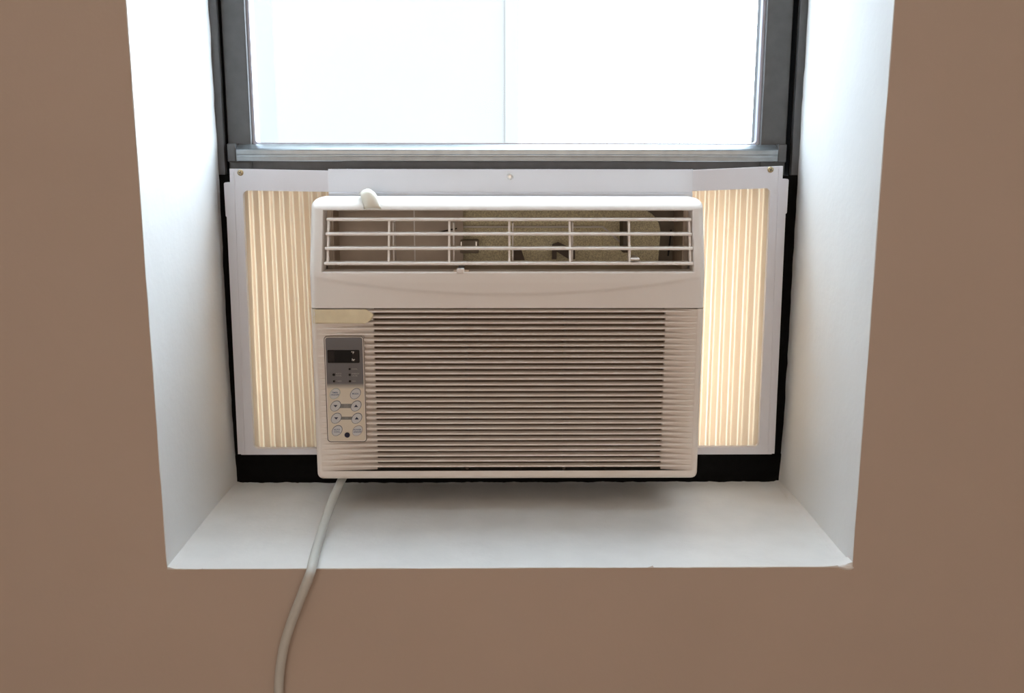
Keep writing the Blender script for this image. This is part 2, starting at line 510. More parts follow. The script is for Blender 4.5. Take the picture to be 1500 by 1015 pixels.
# lift lip along the bottom rail
lip = [(0.300, 1.3893), (0.2865, 1.3893), (0.2850, 1.3900), (0.2846, 1.3950), (0.2852, 1.3960), (0.2852, 1.3975), (0.2846, 1.3985),
       (0.2845, 1.4030), (0.2850, 1.4042), (0.2870, 1.4058), (0.2920, 1.4084), (0.2960, 1.4100), (0.300, 1.4112)]
obj('lift_lip', extrude_poly(lip, 'x', -0.3545, 0.3510), 'rail_metal', sash)
for x0, x1 in ((-0.3660, -0.3550), (0.3512, 0.3622)):
    bxo('end_cap', 'frame', sash, x0, x1, 0.2836, 0.300, 1.3885, 1.4118, 0.0012)

# ------------------------------------------------------------------ side curtains of the air conditioner
def screw(name, m, parent, x, y, z, r, rot=0.5):
    bm = bmesh.new()
    n = 20
    prof = [(r, 0.0), (r * 0.98, -r * 0.16), (r * 0.75, -r * 0.42), (r * 0.4, -r * 0.55), (0.0, -r * 0.6)]
    rings = []
    for pr, py in prof[:-1]:
        rings.append([bm.verts.new((pr * cos(2 * pi * k / n), py, pr * sin(2 * pi * k / n))) for k in range(n)])
    for a, b in zip(rings, rings[1:]):
        for k in range(n): bm.faces.new((a[k], a[(k + 1) % n], b[(k + 1) % n], b[k]))
    bm.faces.new(rings[-1]); bm.faces.new(rings[0])
    bmesh.ops.translate(bm, verts=bm.verts, vec=(x, y, z))
    s = obj(name, bm, m, parent, smooth=True)
    bm = bmesh.new()
    for a in (rot, rot + pi / 2):
        b2 = bmesh.new(); box(b2, -r * 0.55, r * 0.55, -r * 0.60, -r * 0.5, -r * 0.1, r * 0.1)
        bmesh.ops.rotate(b2, verts=b2.verts, cent=(0, 0, 0), matrix=Matrix.Rotation(a, 3, 'Y'))
        me = bpy.data.meshes.new('t'); b2.to_mesh(me); b2.free(); bm.from_mesh(me); bpy.data.meshes.remove(me)
    bmesh.ops.translate(bm, verts=bm.verts, vec=(x, y - r * 0.03, z))
    return s, bm

def side_panel(s, d, label):
    """s = -1 left, +1 right; d holds the measured corners"""
    e = tag(empty('side_curtain', (s * 0.30, 0.275, 0.9905)), label, 'side panel', 'accordion side panels of the air conditioner')
    yf, yb = 0.2700, 0.2780
    xi = s * 0.2285                                   # edge at the casing
    # front frame: C shape (top band, outer post, bottom band)
    ot, ob = d['outer_top'], d['outer_bot']           # (x, z)
    it, ib = d['inner_top'], d['inner_bot']
    r = 0.005
    pts = [(xi, d['top_at_case']), ot, ob, (xi, ob[1]), (xi, ib[1])]
    arc = []
    for k in range(7):
        a = pi / 2 * k / 6
        arc.append((ib[0] - s * r * (1 - sin(a)), ib[1] + r * (1 - cos(a))))
    pts += arc
    arc = []
    for k in range(7):
        a = pi / 2 * k / 6
        arc.append((it[0] - s * r * (1 - cos(a)), it[1] - r * (1 - sin(a))))
    pts += arc
    pts += [(xi, d['inner_top_at_case'])]
    bm = extrude_poly(pts, 'y', yf, yb)
    bmesh.ops.bevel(bm, geom=[ed for ed in bm.edges if all(abs(v.co.y - yf) < 1e-6 for v in ed.verts)],
                    offset=0.0006, segments=2, affect='EDGES')
    fr = obj('curtain_frame', bm, 'panel_plastic', e)
    # raised outer rib on the post
    xr0, xr1 = ot[0], ob[0]
    bm = bmesh.new()
    w = 0.0012
    a = [(xr0 - s * 0.0045, ot[1] - 0.004), (xr0 - s * 0.0045 - s * w, ot[1] - 0.004), (xr1 - s * 0.0045 - s * w, ob[1] + 0.002), (xr1 - s * 0.0045, ob[1] + 0.002)]
    bm2 = extrude_poly(a, 'y', yf - 0.0008, yf + 0.001)
    obj('rib', bm2, 'panel_plastic', fr); bm.free()
    # guide channel behind the frame, against the jamb; upper tab stands proud of it
    gx0 = ot[0] - s * 0.001
    ft, fb = d['flange_top'], d['flange_bot']
    obj('side_channel', extrude_poly([(gx0 - s * 0.002, ft[1]), ft, fb, (ob[0] - s * 0.003, ob[1])], 'y', 0.2735, 0.2842), 'panel_plastic', e)
    tx, tz0, tz1 = d['tab']
    bm = extrude_poly(rounded_rect(min(gx0, tx), max(gx0, tx), tz0, tz1, 0.0022), 'y', 0.2722, 0.2842)
    obj('channel_tab', bm, 'panel_plastic', e)
    # screw in the upper corner
    sc, slot = screw('screw', 'brass', e, d['screw'][0], yf, d['screw'][1], 0.0040)
    obj('screw_slot', slot, 'black_matte', sc)
    # accordion sheet: folds get tighter towards the casing
    ztop, zbot = max(it[1], d['inner_top_at_case']) + 0.006, ib[1] - 0.006
    xo_t, xo_b = it[0] + s * 0.006, ib[0] + s * 0.006
    xe_t, xe_b = s * 0.2270, s * 0.2270
    NP = d['folds']
    bm = bmesh.new()
    nsub, nzv = 12, 8
    cols = []
    g = d['grow']
    for i in range(NP * nsub + 1):
        u = i / (NP * nsub)
        ph = 2 * pi * i / nsub
        sx = sin(ph)
        # rounded ridge, narrower valley
        h = 0.5 + 0.5 * cos(ph)
        tri = 1 - abs(2 * ((i / nsub) % 1) - 1)          # 0 at the ridge, 1 in the valley
        tri = tri * 0.86 + 0.14 * (1 - h)
        yy = 0.2862 + 0.0088 * tri
        row = []
        for j in range(nzv + 1):
            t = j / nzv
            # outer folds wide, inner folds narrow
            gg = g[0] * (1 - t) + g[1] * t            # t = 0 bottom
            uu = (1 - (1 - u) ** gg)
            xo = xo_b + (xo_t - xo_b) * t
            xe = xe_b + (xe_t - xe_b) * t
            x = xo + (xe - xo) * uu + 0.0005 * nz(u * 9, t * 2, s * 3)
            row.append(bm.verts.new((x, yy, zbot + (ztop - zbot) * t)))
        cols.append(row)
    for ci, (a, b) in enumerate(zip(cols, cols[1:])):
        for j in range(nzv):
            fc = bm.faces.new((a[j], b[j], b[j + 1], a[j + 1]))
            if ci % nsub in (0, nsub - 1) or ci % nsub in (nsub // 2,): fc.material_index = 1   # thin living hinge
    cu = obj('accordion_sheet', bm, 'curtain', e, smooth=True)
    cu.data.materials.append(M['curtain_thin'])
    tag(cu, 'cream translucent pleated vinyl sheet glowing with daylight')
    return e

side_panel(-1, dict(outer_top=(-0.3605, 1.3800), outer_bot=(-0.3660, 0.9955), inner_top=(-0.3448, 1.3522), inner_bot=(-0.3482, 1.0040),
                    top_at_case=1.3775, inner_top_at_case=1.3505, flange_top=(-0.3680, 1.3550), flange_bot=(-0.3710, 0.9955),
                    tab=(-0.3692, 1.3180, 1.3625), screw=(-0.3465, 1.3750), folds=10, grow=(1.25, 1.12)),
           'pleated cream side panel left of the air conditioner, on the keypad side')
side_panel(1, dict(outer_top=(0.3548, 1.3842), outer_bot=(0.3610, 0.9945), inner_top=(0.3397, 1.3562), inner_bot=(0.3423, 1.0050),
                   top_at_case=1.3785, inner_top_at_case=1.3515, flange_top=(0.3620, 1.3600), flange_bot=(0.3655, 0.9945),
                   tab=(0.3636, 1.3225, 1.3676), screw=(0.3385, 1.3795), folds=9, grow=(1.2, 1.2)),
           'pleated cream side panel right of the air conditioner, its outer top corner raised')

# ------------------------------------------------------------------ air conditioner
AX, AHW = -0.0025, 0.2425
AZ0, AZS, AZ1 = 0.9925, 1.2135, 1.3462        # bottom, seam, top
AYF = 0.1750                                  # front plane
ZB = 1.258                                    # the discharge face leans back above this height
LEAN = 0.030 / 0.088
ac = tag(empty('window_air_conditioner', (AX, 0.22, 0.9905)),
         'white window air conditioner with ribbed grille, slatted outlet and keypad', 'air conditioner')

def ybase(z):
    d = z - ZB
    w = 0.006
    if d <= -w: return AYF
    if d >= w: return AYF + d * LEAN
    return AYF + LEAN * (d + w) ** 2 / (4 * w)

# upper half of the front: shell with the outlet opening
OX0, OX1, OZ0, OZ1 = -0.2300, 0.2262, 1.2572, 1.3318
def crease(x):
    u = (x - AX) / 0.232
    return 1.2290 + 0.0205 * min(1.2, abs(u)) ** 2
def shell_rows(z0, z1, extra, n):
    zs = [z0 + (z1 - z0) * k / n for k in range(n + 1)] + list(extra)
    return sorted(set(round(z, 6) for z in zs))

def upper_front():
    RC, RE, RT = 0.011, 0.008, 0.0140         # outline corner, side edge rounding, top edge rounding
    zs = shell_rows(AZS, AZ1 - 0.016, [OZ0, OZ1, OZ0 - 0.0012, OZ1 + 0.0012], 70)
    zs = [z for z in zs if not (0 < abs(z - OZ0) < 0.0011 or 0 < abs(z - OZ1) < 0.0011)]
    zs += [AZ1 - 0.016 + 0.016 * sin(pi / 2 * k / 12) for k in range(1, 13)]
    us = [-1 + 2 * k / 90 for k in range(91)]
    us += [sgn * (1 - 0.03 * (1 - sin(pi / 2 * k / 10))) for k in range(11) for sgn in (-1, 1)]
    hx = [(OX0 - AX) / AHW, (OX1 - AX) / AHW]
    us = [u for u in us if min(abs(u - h) for h in hx) > 0.004]
    us += hx
    us = sorted(set(round(u, 6) for u in us))
    bm = bmesh.new()
    G = {}
    for i, u in enumerate(us):
        for j, z in enumerate(zs):
            dt = AZ1 - z
            hw = AHW
            if dt < RC: hw = AHW - (RC - sqrt(max(0, RC * RC - (RC - dt) ** 2)))
            x = AX + u * hw
            y = ybase(z)
            ds = hw * (1 - abs(u))
            e = 0.0
            if ds < RE: e = RE - sqrt(max(0, RE * RE - (RE - ds) ** 2))
            f = 0.0
            if dt < RT: f = 0.030 * (1 - sqrt(max(0, 1 - ((RT - dt) / RT) ** 2)))
            y += (e ** 2 + f ** 2) ** 0.5
            if z < ZB:
                q = (z - crease(x)) / 0.0022
                if q > 0: y -= 0.0010 * min(1, q) * max(0, min(1, (OZ0 - z) / 0.012))
            G[i, j] = bm.verts.new((x, y, z))
    ih = [us.index(round(h, 6)) for h in hx]
    jh = [zs.index(round(OZ0, 6)), zs.index(round(OZ1, 6))]
    for i in range(len(us) - 1):
        for j in range(len(zs) - 1):
            if ih[0] <= i < ih[1] and jh[0] <= j < jh[1]: continue
            bm.faces.new((G[i, j], G[i + 1, j], G[i + 1, j + 1], G[i, j + 1]))
    # side, top and seam returns
    yb = 0.256
    loop = [(0, j) for j in range(len(zs))] + [(i, len(zs) - 1) for i in range(1, len(us))] + \
           [(len(us) - 1, j) for j in range(len(zs) - 2, -1, -1)]
    back = [bm.verts.new((G[k].co.x, yb, G[k].co.z)) for k in loop]
    for a in range(len(loop) - 1):
        bm.faces.new((G[loop[a]], G[loop[a + 1]], back[a + 1], back[a]))
    bot = [(i, 0) for i in range(len(us))]
    b2 = [bm.verts.new((G[k].co.x, AYF + 0.012, G[k].co.z)) for k in bot]
    for a in range(len(bot) - 1):
        bm.faces.new((G[bot[a]], b2[a], b2[a + 1], G[bot[a + 1]]))
    # throat of the outlet
    ring = [(i, jh[0]) for i in range(ih[0], ih[1])] + [(ih[1], j) for j in range(jh[0], jh[1])] + \
           [(i, jh[1]) for i in range(ih[1], ih[0], -1)] + [(ih[0], j) for j in range(jh[1], jh[0], -1)]
    cx, cz = (OX0 + OX1) / 2, (OZ0 + OZ1) / 2
    prev = [G[k] for k in ring]
    for dy, inset in ((0.0010, 0.0008), (0.028, 0.0012)):
        cur = []
        for k in ring:
            c = G[k].co
            sx = inset * (1 if c.x < OX0 + 1e-4 else (-1 if c.x > OX1 - 1e-4 else 0))
            sz = inset * (1 if c.z < OZ0 + 1e-4 else (-1 if c.z > OZ1 - 1e-4 else 0))
            cur.append(bm.verts.new((c.x + sx, c.y + dy, c.z + sz)))
        for a in range(len(ring)):
            b = (a + 1) % len(ring)
            bm.faces.new((prev[a], prev[b], cur[b], cur[a]))
        prev = cur
    return obj('upper_front', bm, 'plastic', ac, smooth=True)
uf = upper_front()
m_ = uf.modifiers.new('edge', 'EDGE_SPLIT'); m_.split_angle = radians(40)

# lower half: flat surround of the grille with rounded lower corners
GXL, GXR, GZB_, GZT = -0.2385, 0.2320, 1.0040, 1.2118   # field of ribs
OPL, OPR = -0.1690, 0.1935                               # fully open part
def lower_front():
    bm = bmesh.new()
    r = 0.008
    def outer_x(z):
        d = z - AZ0
        return AHW - (r - sqrt(max(0, r * r - (r - d) ** 2)) if d < r else 0)
    zs = sorted(set([AZ0 + r * (1 - cos(pi / 2 * k / 8)) for k in range(9)] + [GZB_] + [AZ0 + (AZS - 0.0012 - AZ0) * k / 20 for k in range(2, 21)]))
    zs = [z for z in zs if z == GZB_ or abs(z - GZB_) > 0.0015 or z < AZ0 + r]
    us = [('L', k) for k in range(9)] + [('I', k) for k in range(2)] + [('R', k) for k in range(9)]
    cols = []
    for z in zs:
        hw = outer_x(z)
        row = []
        RE = 0.006
        for k in range(9):
            ds = RE * (1 - cos(pi / 2 * k / 8))
            e = RE - sqrt(max(0, RE * RE - (RE - ds) ** 2))
            db = z - AZ0
            f = 0.006 - sqrt(max(0, 0.006 ** 2 - (0.006 - db) ** 2)) if db < 0.006 else 0
            row.append((AX - hw + ds, AYF + sqrt(e * e + f * f), z))
        f = 0.006 - sqrt(max(0, 0.006 ** 2 - (0.006 - (z - AZ0)) ** 2)) if z - AZ0 < 0.006 else 0
        row.append((GXL, AYF + f, z)); row.append((GXR, AYF + f, z))
        for k in range(8, -1, -1):
            ds = RE * (1 - cos(pi / 2 * k / 8))
            e = RE - sqrt(max(0, RE * RE - (RE - ds) ** 2))
            db = z - AZ0
            f = 0.006 - sqrt(max(0, 0.006 ** 2 - (0.006 - db) ** 2)) if db < 0.006 else 0
            row.append((AX + hw - ds, AYF + sqrt(e * e + f * f), z))
        cols.append([bm.verts.new(p) for p in row])
    n = len(cols[0])
    for a, b in zip(cols, cols[1:]):
        za = a[0].co.z
        for k in range(n - 1):
            if k == 9 and za >= GZB_ - 1e-6: continue
            bm.faces.new((a[k], a[k + 1], b[k + 1], b[k]))
    yb = 0.252
    loop = [c[0] for c in reversed(cols)] + cols[0][1:-1] + [c[-1] for c in cols]
    bk = [bm.verts.new((v.co.x, yb, v.co.z)) for v in loop]
    for k in range(len(loop) - 1):
        bm.faces.new((loop[k], loop[k + 1], bk[k + 1], bk[k]))
    # top edge under the seam
    top = cols[-1]
    t2 = [bm.verts.new((v.co.x, 0.2, v.co.z)) for v in top]
    for k in range(n - 1):
        if k == 9: continue
        bm.faces.new((top[k], t2[k], t2[k + 1], top[k + 1]))
    return obj('lower_front', bm, 'grille', ac, smooth=True)
lf = lower_front()
m_ = lf.modifiers.new('edge', 'EDGE_SPLIT'); m_.split_angle = radians(40)

# shallow cheeks that the ribs fade into at both ends, and the back of the grille field
def cheek(xa, xb, depth):
    n = 16
    bm = bmesh.new()
    prof = []
    for k in range(n + 1):
        t = k / n
        x = xa + (xb - xa) * t
        prof.append((x, AYF + 0.0002 + depth * t ** 0.85))
    A = [bm.verts.new((x, y, GZB_ - 0.0005)) for x, y in prof] + [bm.verts.new((xb, AYF + 0.03, GZB_ - 0.0005)), bm.verts.new((xa, AYF + 0.03, GZB_ - 0.0005))]
    B = [bm.verts.new((v.co.x, v.co.y, GZT)) for v in A]
    bm.faces.new(A); bm.faces.new(list(reversed(B)))
    for k in range(len(A)):
        j = (k + 1) % len(A)
        bm.faces.new((A[k], A[j], B[j], B[k]))
    return obj('grille_cheek', bm, 'grille', ac)
cheek(GXL, OPL, 0.0078); cheek(GXR, OPR, 0.0070)
bxo('air_filter', 'filter', ac, GXL, GXR, AYF + 0.0165, AYF + 0.02, GZB_ - 0.001, GZT)
for x in (-0.0543, 0.0694):
    bxo('mullion', 'mullion', ac, x - 0.0018, x + 0.0018, AYF + 0.0070, AYF + 0.016, GZB_ - 0.001, GZT)

# the ribs: 29 louvred slats sharing one mesh
PITCH = 0.00711
prof = [(0.0000, -0.0010), (0.0002, 0.0007), (0.0008, 0.0010), (0.0062, 0.0023), (0.0062, 0.0009), (0.0012, -0.0012)]
sm = bpy.data.meshes.new('slat')
b_ = extrude_poly(prof, 'x', GXL + 0.0006, GXR - 0.0006)
bmesh.ops.recalc_face_normals(b_, faces=b_.faces); b_.to_mesh(sm); b_.free()
for k in range(29):
    o = obj('slat', sm, 'grille', ac)
    o.location = Vector((0, AYF, 1.2092 - PITCH * k))

# ------------- outlet: louvers, vanes, duct
lv = []
for (z, xl, xr) in ((1.3201, -0.2250, 0.2240), (1.3028, -0.2258, 0.2242), (1.2856, -0.2264, 0.2248), (1.2678, -0.2268, 0.2250)):
    y = ybase(z) + 0.0015
    prof = [(y, z - 0.0018), (y - 0.0010, z - 0.0008), (y - 0.0010, z + 0.0008), (y, z + 0.0018), (y + 0.012, z + 0.0021), (y + 0.012, z + 0.0005)]
    bm = extrude_poly(prof, 'x', xl, xr)
    obj('louver', bm, 'louver', ac)
for x in (-0.2232, -0.1486, -0.0745, -0.0005, 0.0742, 0.1474, 0.2222):
    zt, zb = 1.3201, 1.2678
    yt, yb = ybase(zt) + 0.004, ybase(zb) + 0.004
    bm = extrude_poly([(yt, zt), (yb, zb), (yb + 0.008, zb), (yt + 0.008, zt)], 'x', x - 0.0013, x + 0.0013)
    obj('louver_post', bm, 'louver', ac)
# steering vanes deeper in the throat
for x in (-0.1455, -0.0700, 0.0040, 0.0790):
    bm = extrude_poly([(0.214, 1.3150), (0.214, 1.2660), (0.236, 1.2660), (0.236, 1.3150)], 'x', x - 0.0009, x + 0.0009)
    obj('vane', bm, 'louver', ac)
# duct
du = bmesh.new()
box(du, -0.2238, 0.2216, 0.2080, 0.3300, 1.2500, 1.2540)          # floor
fl = obj('duct_floor', du, 'duct', ac)
bxo('duct_roof', 'duct', ac, -0.2238, 0.2216, 0.2350, 0.3300, 1.3375, 1.3400)
bxo('duct_wall', 'duct', ac, -0.2238, -0.2220, 0.2270, 0.3300, 1.2500, 1.3400)
bxo('duct_flange', 'duct', ac, OX0 - 0.0005, -0.2238, 0.2240, 0.2300, 1.2480, 1.3380)
bxo('duct_flange', 'duct', ac, 0.2216, OX1 + 0.0005, 0.2240, 0.2300, 1.2480, 1.3380)
bxo('duct_wall', 'duct', ac, 0.2198, 0.2216, 0.2270, 0.3300, 1.2500, 1.3400)
bxo('duct_back', 'duct', ac, -0.2220, -0.0600, 0.2700, 0.2740, 1.2540, 1.3380)
bxo('duct_seam', 'louver', ac, -0.1245, -0.1230, 0.2680, 0.2705, 1.2560, 1.3380)
bxo('duct_back', 'duct_dark', ac, 0.1100, 0.2198, 0.2970, 0.3010, 1.2540, 1.3380)
# foam lining: long flat slab and a piece with a rounded right end
pts = [(-0.0620, 1.2540), (0.1500, 1.2540), (0.1500, 1.3380), (-0.0620, 1.3380)]
obj('foam_lining', extrude_poly(pts, 'y', 0.2850, 0.2930), 'foam', ac)
pts = [(0.1240, 1.2560), (0.1980, 1.2560)]
for k in range(11):
    a = radians(90 * k / 10)
    pts.append((0.1700 + 0.0300 * cos(a), 1.2960 + 0.0320 * sin(a)))
pts += [(0.1560, 1.3300), (0.1490, 1.3380), (0.1240, 1.3380)]
obj('foam_lining', extrude_poly(pts, 'y', 0.2810, 0.2960), 'foam', ac)
# linkage rod and its bent end
obj('linkage_rod', tube([(-0.0680, 0.2780, 1.3050), (0.1225, 0.2760, 1.3051)], 0.0014, 8), 'print_white', ac)
obj('linkage_rod', tube([(0.1225, 0.2780, 1.3055), (0.1400, 0.2780, 1.2910), (0.1540, 0.2780, 1.2790)], 0.0014, 8), 'print_white', ac)
obj('linkage_rod', tube([(-0.1250, 0.2680, 1.2960), (-0.0950, 0.2640, 1.2985), (-0.0680, 0.2640, 1.3040)], 0.0008, 8), 'black_matte', ac)
# small motor bracket with chrome pins, grey crank plate, sensor bulb
bxo('motor_block', 'duct_dark', ac, -0.0640, -0.0400, 0.2600, 0.2780, 1.2720, 1.2890, 0.001)
for x in (-0.0625, -0.0430):
    bxo('pin', 'steel', ac, x - 0.0005, x + 0.0005, 0.2585, 0.2605, 1.2800, 1.2870)
obj('crank_plate', extrude_poly([(0.0560, 1.2830), (0.0640, 1.2860), (0.0780, 1.2800), (0.0860, 1.2760), (0.0860, 1.2640), (0.0780, 1.2640), (0.0620, 1.2740), (0.0620, 1.2640), (0.0560, 1.2640)], 'y', 0.2620, 0.2680), 'mullion', ac)
obj('crank_plate', extrude_poly([(0.0060, 1.2800), (0.0150, 1.2790), (0.0200, 1.2640), (0.0040, 1.2640)], 'y', 0.2500, 0.2600), 'mullion', ac)
obj('vane_arm', extrude_poly([(0.1440, 1.3180), (0.1500, 1.3180), (0.1510, 1.2760), (0.1450, 1.2760)], 'y', 0.2300, 0.2680), 'mullion', ac)
obj('sensor_wire', tube(spline([(0.2120, 0.2700, 1.3020), (0.2110, 0.2690, 1.2900), (0.2100, 0.2680, 1.2800), (0.2085, 0.2660, 1.2680)], 5), 0.0012, 8), 'black_matte', ac)
obj('sensor_wire', tube(spline([(0.1750, 0.2900, 1.2760), (0.1850, 0.2880, 1.2700), (0.1960, 0.2860, 1.2660)], 5), 0.0008, 8), 'black_matte', ac)
# lever tip and the clip on the lower lip
bm = bmesh.new()
box(bm, 0.1475, 0.1590, 0.1755, 0.2100, 1.2722, 1.2748, 0.0011)
tag(obj('lever', bm, 'plastic', ac, smooth=False), 'small white vane lever')
cp = bxo('clip', 'plastic', ac, -0.0650, -0.0555, 0.1725, 0.1850, 1.2568, 1.2625, 0.0012)
bxo('clip_bracket', 'duct', cp, -0.0685, -0.0500, 0.1770, 0.1840, 1.2575, 1.2605)
bxo('clip_catch', 'black', cp, -0.0630, -0.0555, 0.1790, 0.1860, 1.2610, 1.2650)

# ------------- steel casing through the window
bm = bmesh.new()
cx0, cx1, cy0, cy1, cz0, cz1, th = AX - 0.2235, AX + 0.2265, 0.245, 0.72, 0.9912, 1.3440, 0.002
box(bm, cx0, cx0 + th, cy0, cy1, cz0, cz1); box(bm, cx1 - th, cx1, cy0, cy1, cz0, cz1)
box(bm, cx0 + th, cx1 - th, cy0, cy1, cz0, cz0 + th); box(bm, cx0 + th, cx1 - th, cy0, cy1, cz1 - th, cz1)
box(bm, cx0 + th, cx1 - th, cy1 - th, cy1, cz0 + th, cz1 - th)
obj('casing', bm, 'casing', ac)
for x0, x1 in ((AX - 0.2405, cx0 - 0.0002), (cx1 + 0.0002, AX + 0.2405)):
    bxo('back_plate', 'plastic', ac, x0, x1, 0.2480, 0.2510, 0.9980, 1.3400)
# mounting rail over the casing
rail = [(0.2695, 1.3445), (0.2640, 1.3445), (0.2632, 1.3455), (0.2632, 1.3492), (0.2640, 1.3502), (0.2655, 1.3505),
        (0.2655, 1.3790), (0.2660, 1.3798), (0.2695, 1.3798)]
ra = obj('mounting_rail', extrude_poly(rail, 'x', -0.2328, 0.2372), 'rail_plastic', ac)
bxo('rail_flange', 'rail_plastic', ra, -0.2262, 0.2238, 0.2695, 0.2790, 1.3442, 1.3785)
sc, slot = screw('screw', 'steel', ra, 0.0008, 0.2655, 1.3705, 0.0042, 0.2)
slot.free()

# ------------- control panel
CXL, CXR, CZ0, CZ1 = -0.2300, -0.1800, 1.0425, 1.1790
cpn = obj('control_panel', extrude_poly(rounded_rect(CXL, CXR, CZ0, CZ1, 0.0045), 'y', AYF - 0.0008, AYF + 0.016), 'grille', ac)
obj('panel_gap', ring_poly(rounded_rect(CXL + 0.0002, CXR - 0.0002, CZ0 + 0.0002, CZ1 - 0.0002, 0.0042),
                           rounded_rect(CXL + 0.0011, CXR - 0.0011, CZ0 + 0.0011, CZ1 - 0.0011, 0.0036), AYF - 0.0010, AYF - 0.0004), 'mullion', cpn)
obj('overlay', extrude_poly(rounded_rect(CXL + 0.0022, CXR - 0.0022, CZ0 + 0.0022, CZ1 - 0.0020, 0.0028), 'y', AYF - 0.0016, AYF - 0.0004),
    overlay_mat(1.1115, 1.1190), cpn)
YO = AYF - 0.0016
obj('display', extrude_poly(rounded_rect(-0.2258, -0.1862, 1.1452, 1.1614, 0.0014), 'y', YO - 0.0005, YO + 0.0005), 'display', cpn)
for x in (-0.2225, -0.1925):
    bxo('display_digit', 'display_digit', cpn, x - 0.0028, x + 0.0050, YO - 0.0006, YO, 1.1465, 1.1600)

def text(name, s, x, z, size, m, y=YO - 0.0004, align='CENTER', sx=1.0):
    cu = bpy.data.curves.new('txt', 'FONT')
    cu.body = s; cu.size = size; cu.align_x = align; cu.align_y = 'CENTER'
    cu.extrude = 0.0001; cu.resolution_u = 2; cu.offset = size * 0.012
    to = bpy.data.objects.new('txt', cu)
    C.objects.link(to)
    bpy.context.view_layer.update()
    me = bpy.data.meshes.new_from_object(to.evaluated_get(bpy.context.evaluated_depsgraph_get()))
    bpy.data.objects.remove(to); bpy.data.curves.remove(cu)
    me.transform(Matrix.Translation((x, y, z)) @ Matrix.Rotation(pi / 2, 4, 'X') @ Matrix.Diagonal((sx, 1, 1, 1)))
    me.materials.clear()
    return obj(name, me, m, cpn)

def disc(name, x, z, r, m, y0=YO - 0.0006, y1=YO, n=20):
    return obj(name, extrude_poly([(x + r * cos(2 * pi * k / n), z + r * sin(2 * pi * k / n)) for k in range(n)], 'y', y0, y1), m, cpn)

def ellipse(x, z, a, b, ang, n=32):
    out = []
    for k in range(n):
        t = 2 * pi * k / n
        p, q = a * cos(t), b * sin(t)
        out.append((x + p * cos(ang) - q * sin(ang), z + p * sin(ang) + q * cos(ang)))
    return out

text('lettering', '\u00b0F', -0.1944, 1.1580, 0.0042, 'print_white', YO - 0.0008)
text('lettering', 'hr', -0.1938, 1.1492, 0.0042, 'print_white', YO - 0.0008)
for x, z, t, lines in ((-0.1989, 1.1373, 0.0013, ('COOL',)), (-0.2188, 1.1302, 0.0016, ('AUTO', 'COOL')), (-0.1990, 1.1300, 0.0014, ('ENERGY', 'SAVER')),
                       (-0.2188, 1.1218, 0.0013, ('TIMER',)), (-0.1990, 1.1218, 0.0014, ('FAN',))):
    disc('indicator', x, z, t, 'black')
    for i, l in enumerate(lines):
        text('lettering', l, x + 0.0024, z + (0.0013 - 0.0027 * i if len(lines) > 1 else 0), 0.0026, 'print_light', align='LEFT', sx=1.0)

obj('print_bar', extrude_poly([(-0.2130, 1.0872), (-0.1965, 1.0872), (-0.1965, 1.0926), (-0.2130, 1.0926)], 'y', YO - 0.0002, YO), 'print_grey', cpn)
obj('print_bar', extrude_poly([(-0.2130, 1.0722), (-0.1965, 1.0722), (-0.1965, 1.0760), (-0.2130, 1.0760)], 'y', YO - 0.0002, YO), 'print_grey', cpn)
text('lettering', 'TEMP', -0.2048, 1.0911, 0.0022, 'print_light')
text('lettering', 'TIMER', -0.2048, 1.0887, 0.0022, 'print_light')
text('lettering', 'FAN', -0.2048, 1.0741, 0.0024, 'print_light')
BT = [(-0.2182, 1.1059, 'button_rim_green', ('TIMER', 'ON/OFF')), (-0.1926, 1.1058, 'button_rim', ('MODE',)),
      (-0.2179, 1.0900, 'button_rim', 'D'), (-0.1923, 1.0900, 'button_rim', 'U'),
      (-0.2176, 1.0741, 'button_rim', 'D'), (-0.1919, 1.0740, 'button_rim', 'U'),
      (-0.2171, 1.0580, 'button_rim', ('AUTO', 'COOL')), (-0.1915, 1.0578, 'button_rim_pink', ('POWER', 'ON/OFF'))]
for x, z, rim, what in BT:
    obj('button_outline', extrude_poly(ellipse(x, z, 0.0078, 0.0058, radians(48)), 'y', YO - 0.0005, YO), rim, cpn)
    bm = extrude_poly(ellipse(x, z, 0.0072, 0.0052, radians(48)), 'y', YO - 0.0009, YO)
    obj('button', bm, 'button', cpn)
    yy = YO - 0.0012
    if what == 'D':
        obj('arrow', extrude_poly([(x - 0.0026, z + 0.0014), (x, z + 0.0004 - 0.0020), (x + 0.0026, z + 0.0014)], 'y', YO - 0.0011, YO - 0.0008), 'print_dark', cpn)
    elif what == 'U':
        obj('arrow', extrude_poly([(x - 0.0026, z - 0.0014), (x, z + 0.0020), (x + 0.0026, z - 0.0014)], 'y', YO - 0.0011, YO - 0.0008), 'print_dark', cpn)
    else:
        for i, l in enumerate(what):
            text('lettering', l, x, z + (0.0014 - 0.0029 * i if len(what) > 1 else 0), 0.0028, 'print_blue', YO - 0.0011)
disc('sensor_dot', -0.2046, 1.0522, 0.0034, 'navy')

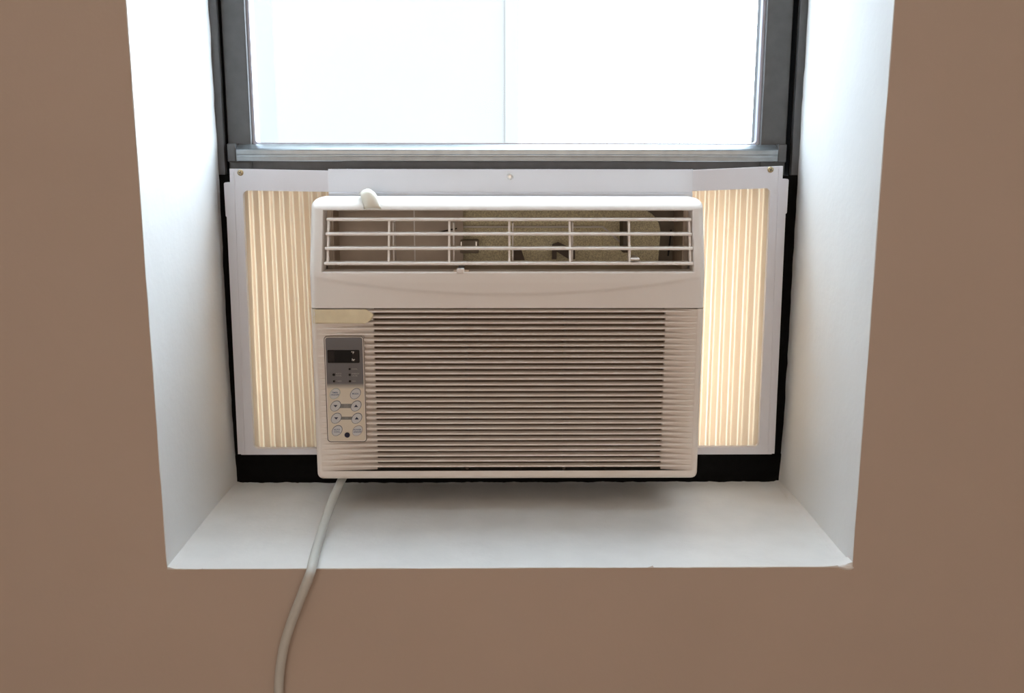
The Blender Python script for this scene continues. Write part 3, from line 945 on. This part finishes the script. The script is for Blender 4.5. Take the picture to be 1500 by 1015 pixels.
# ------------- power cord over the sill edge and down the wall
R_ = 0.0054
path = spline([(-0.2130, 0.2450, 0.9990), (-0.2160, 0.2150, 0.9880), (-0.2190, 0.1850, 0.9820), (-0.2215, 0.1550, 0.9755), (-0.2238, 0.1150, 0.9660),
               (-0.2240, 0.0750, 0.9585), (-0.2222, 0.0350, 0.9562), (-0.2195, 0.0020, 0.9562), (-0.2195, -0.0120, 0.9510), (-0.2240, -0.0155, 0.9395),
               (-0.2340, -0.0145, 0.9150), (-0.2435, -0.0125, 0.8910), (-0.2530, -0.0105, 0.8620), (-0.2595, -0.0090, 0.8290), (-0.2620, -0.0080, 0.8000),
               (-0.2620, -0.0075, 0.7600), (-0.2590, -0.0070, 0.6500), (-0.2550, -0.0065, 0.5000), (-0.2540, -0.0065, 0.40)], 8)
pc = obj('power_cord', tube(path, R_, 16), 'cord', ac, smooth=True)
tag(pc, 'light grey power cord hanging over the sill')

# ------------------------------------------------------------------ tape
bm = bmesh.new()
nx, ny = 40, 14
g = {}
for i in range(nx + 1):
    for j in range(ny + 1):
        t = j / ny
        z = 1.2122 - 0.0176 * t
        # torn right end: a point in the upper third and a curled lower lobe
        if t < 0.38: xr = -0.1765 + (0.0095) * (t / 0.38)
        elif t < 0.62: xr = -0.1670 - 0.0030 * (t - 0.38) / 0.24
        else: xr = -0.1700 - 0.0090 * ((t - 0.62) / 0.38) ** 2
        xl = -0.2425 + 0.0002 * nz(t * 9)
        x = xl + (xr - xl) * i / nx
        y = AYF - 0.0007 - 0.0002 * nz(x * 60, z * 200)
        if i > nx - 3 and t > 0.4: y -= 0.0012 * (i - nx + 3) / 3
        if x < -0.2405: y += 0.0012
        g[i, j] = bm.verts.new((x, y, z))
for i in range(nx):
    for j in range(ny):
        bm.faces.new((g[i, j], g[i + 1, j], g[i + 1, j + 1], g[i, j + 1]))
ts = obj('tape_strip', bm, 'tape', None, smooth=True)
so = ts.modifiers.new('t', 'SOLIDIFY'); so.thickness = 0.0003; so.offset = 1
tag(ts, 'yellowed strip of tape with torn end stuck across the grille above the keypad', 'tape')

bm = bmesh.new()
g = {}
for i in range(15):                                   # along the strip: from behind the top edge, over it, down the front
    t = i / 14
    cx = -0.1795 + 0.0115 * t
    prof_y = 0.2300 - 0.0300 * min(1, t / 0.6)
    if t > 0.6:
        a = (t - 0.6) / 0.4
        prof_y = 0.2000 - 0.0030 * sin(a * pi / 2)
        cz = 1.3512 - 0.0150 * a ** 1.2
    else:
        cz = 1.3525 + 0.0020 * sin(pi * t / 0.6) - 0.0010 * t
    for j in range(11):
        s = j / 10 - 0.5
        w = 0.0185 + 0.002 * t
        hump = 0.0058 * (1 - (2 * s) ** 2)
        nzv = hump * (1 - 0.7 * max(0, t - 0.6) / 0.4)
        nyv = hump * 0.9 * max(0, min(1, (t - 0.4) / 0.4))
        g[i, j] = bm.verts.new((cx + s * w, prof_y - nyv, cz - 0.0035 + nzv + 0.0007 * nz(i * 0.5, j * 0.4)))
for i in range(14):
    for j in range(10):
        bm.faces.new((g[i, j], g[i + 1, j], g[i + 1, j + 1], g[i, j + 1]))
tcu = obj('tape_curl', bm, 'tape_curl', None, smooth=True)
so = tcu.modifiers.new('t', 'SOLIDIFY'); so.thickness = 0.0008; so.offset = 0
tag(tcu, 'curled cream scrap of tape lying over the top edge of the unit', 'tape')

# ------------------------------------------------------------------ neighbouring building seen through the glass
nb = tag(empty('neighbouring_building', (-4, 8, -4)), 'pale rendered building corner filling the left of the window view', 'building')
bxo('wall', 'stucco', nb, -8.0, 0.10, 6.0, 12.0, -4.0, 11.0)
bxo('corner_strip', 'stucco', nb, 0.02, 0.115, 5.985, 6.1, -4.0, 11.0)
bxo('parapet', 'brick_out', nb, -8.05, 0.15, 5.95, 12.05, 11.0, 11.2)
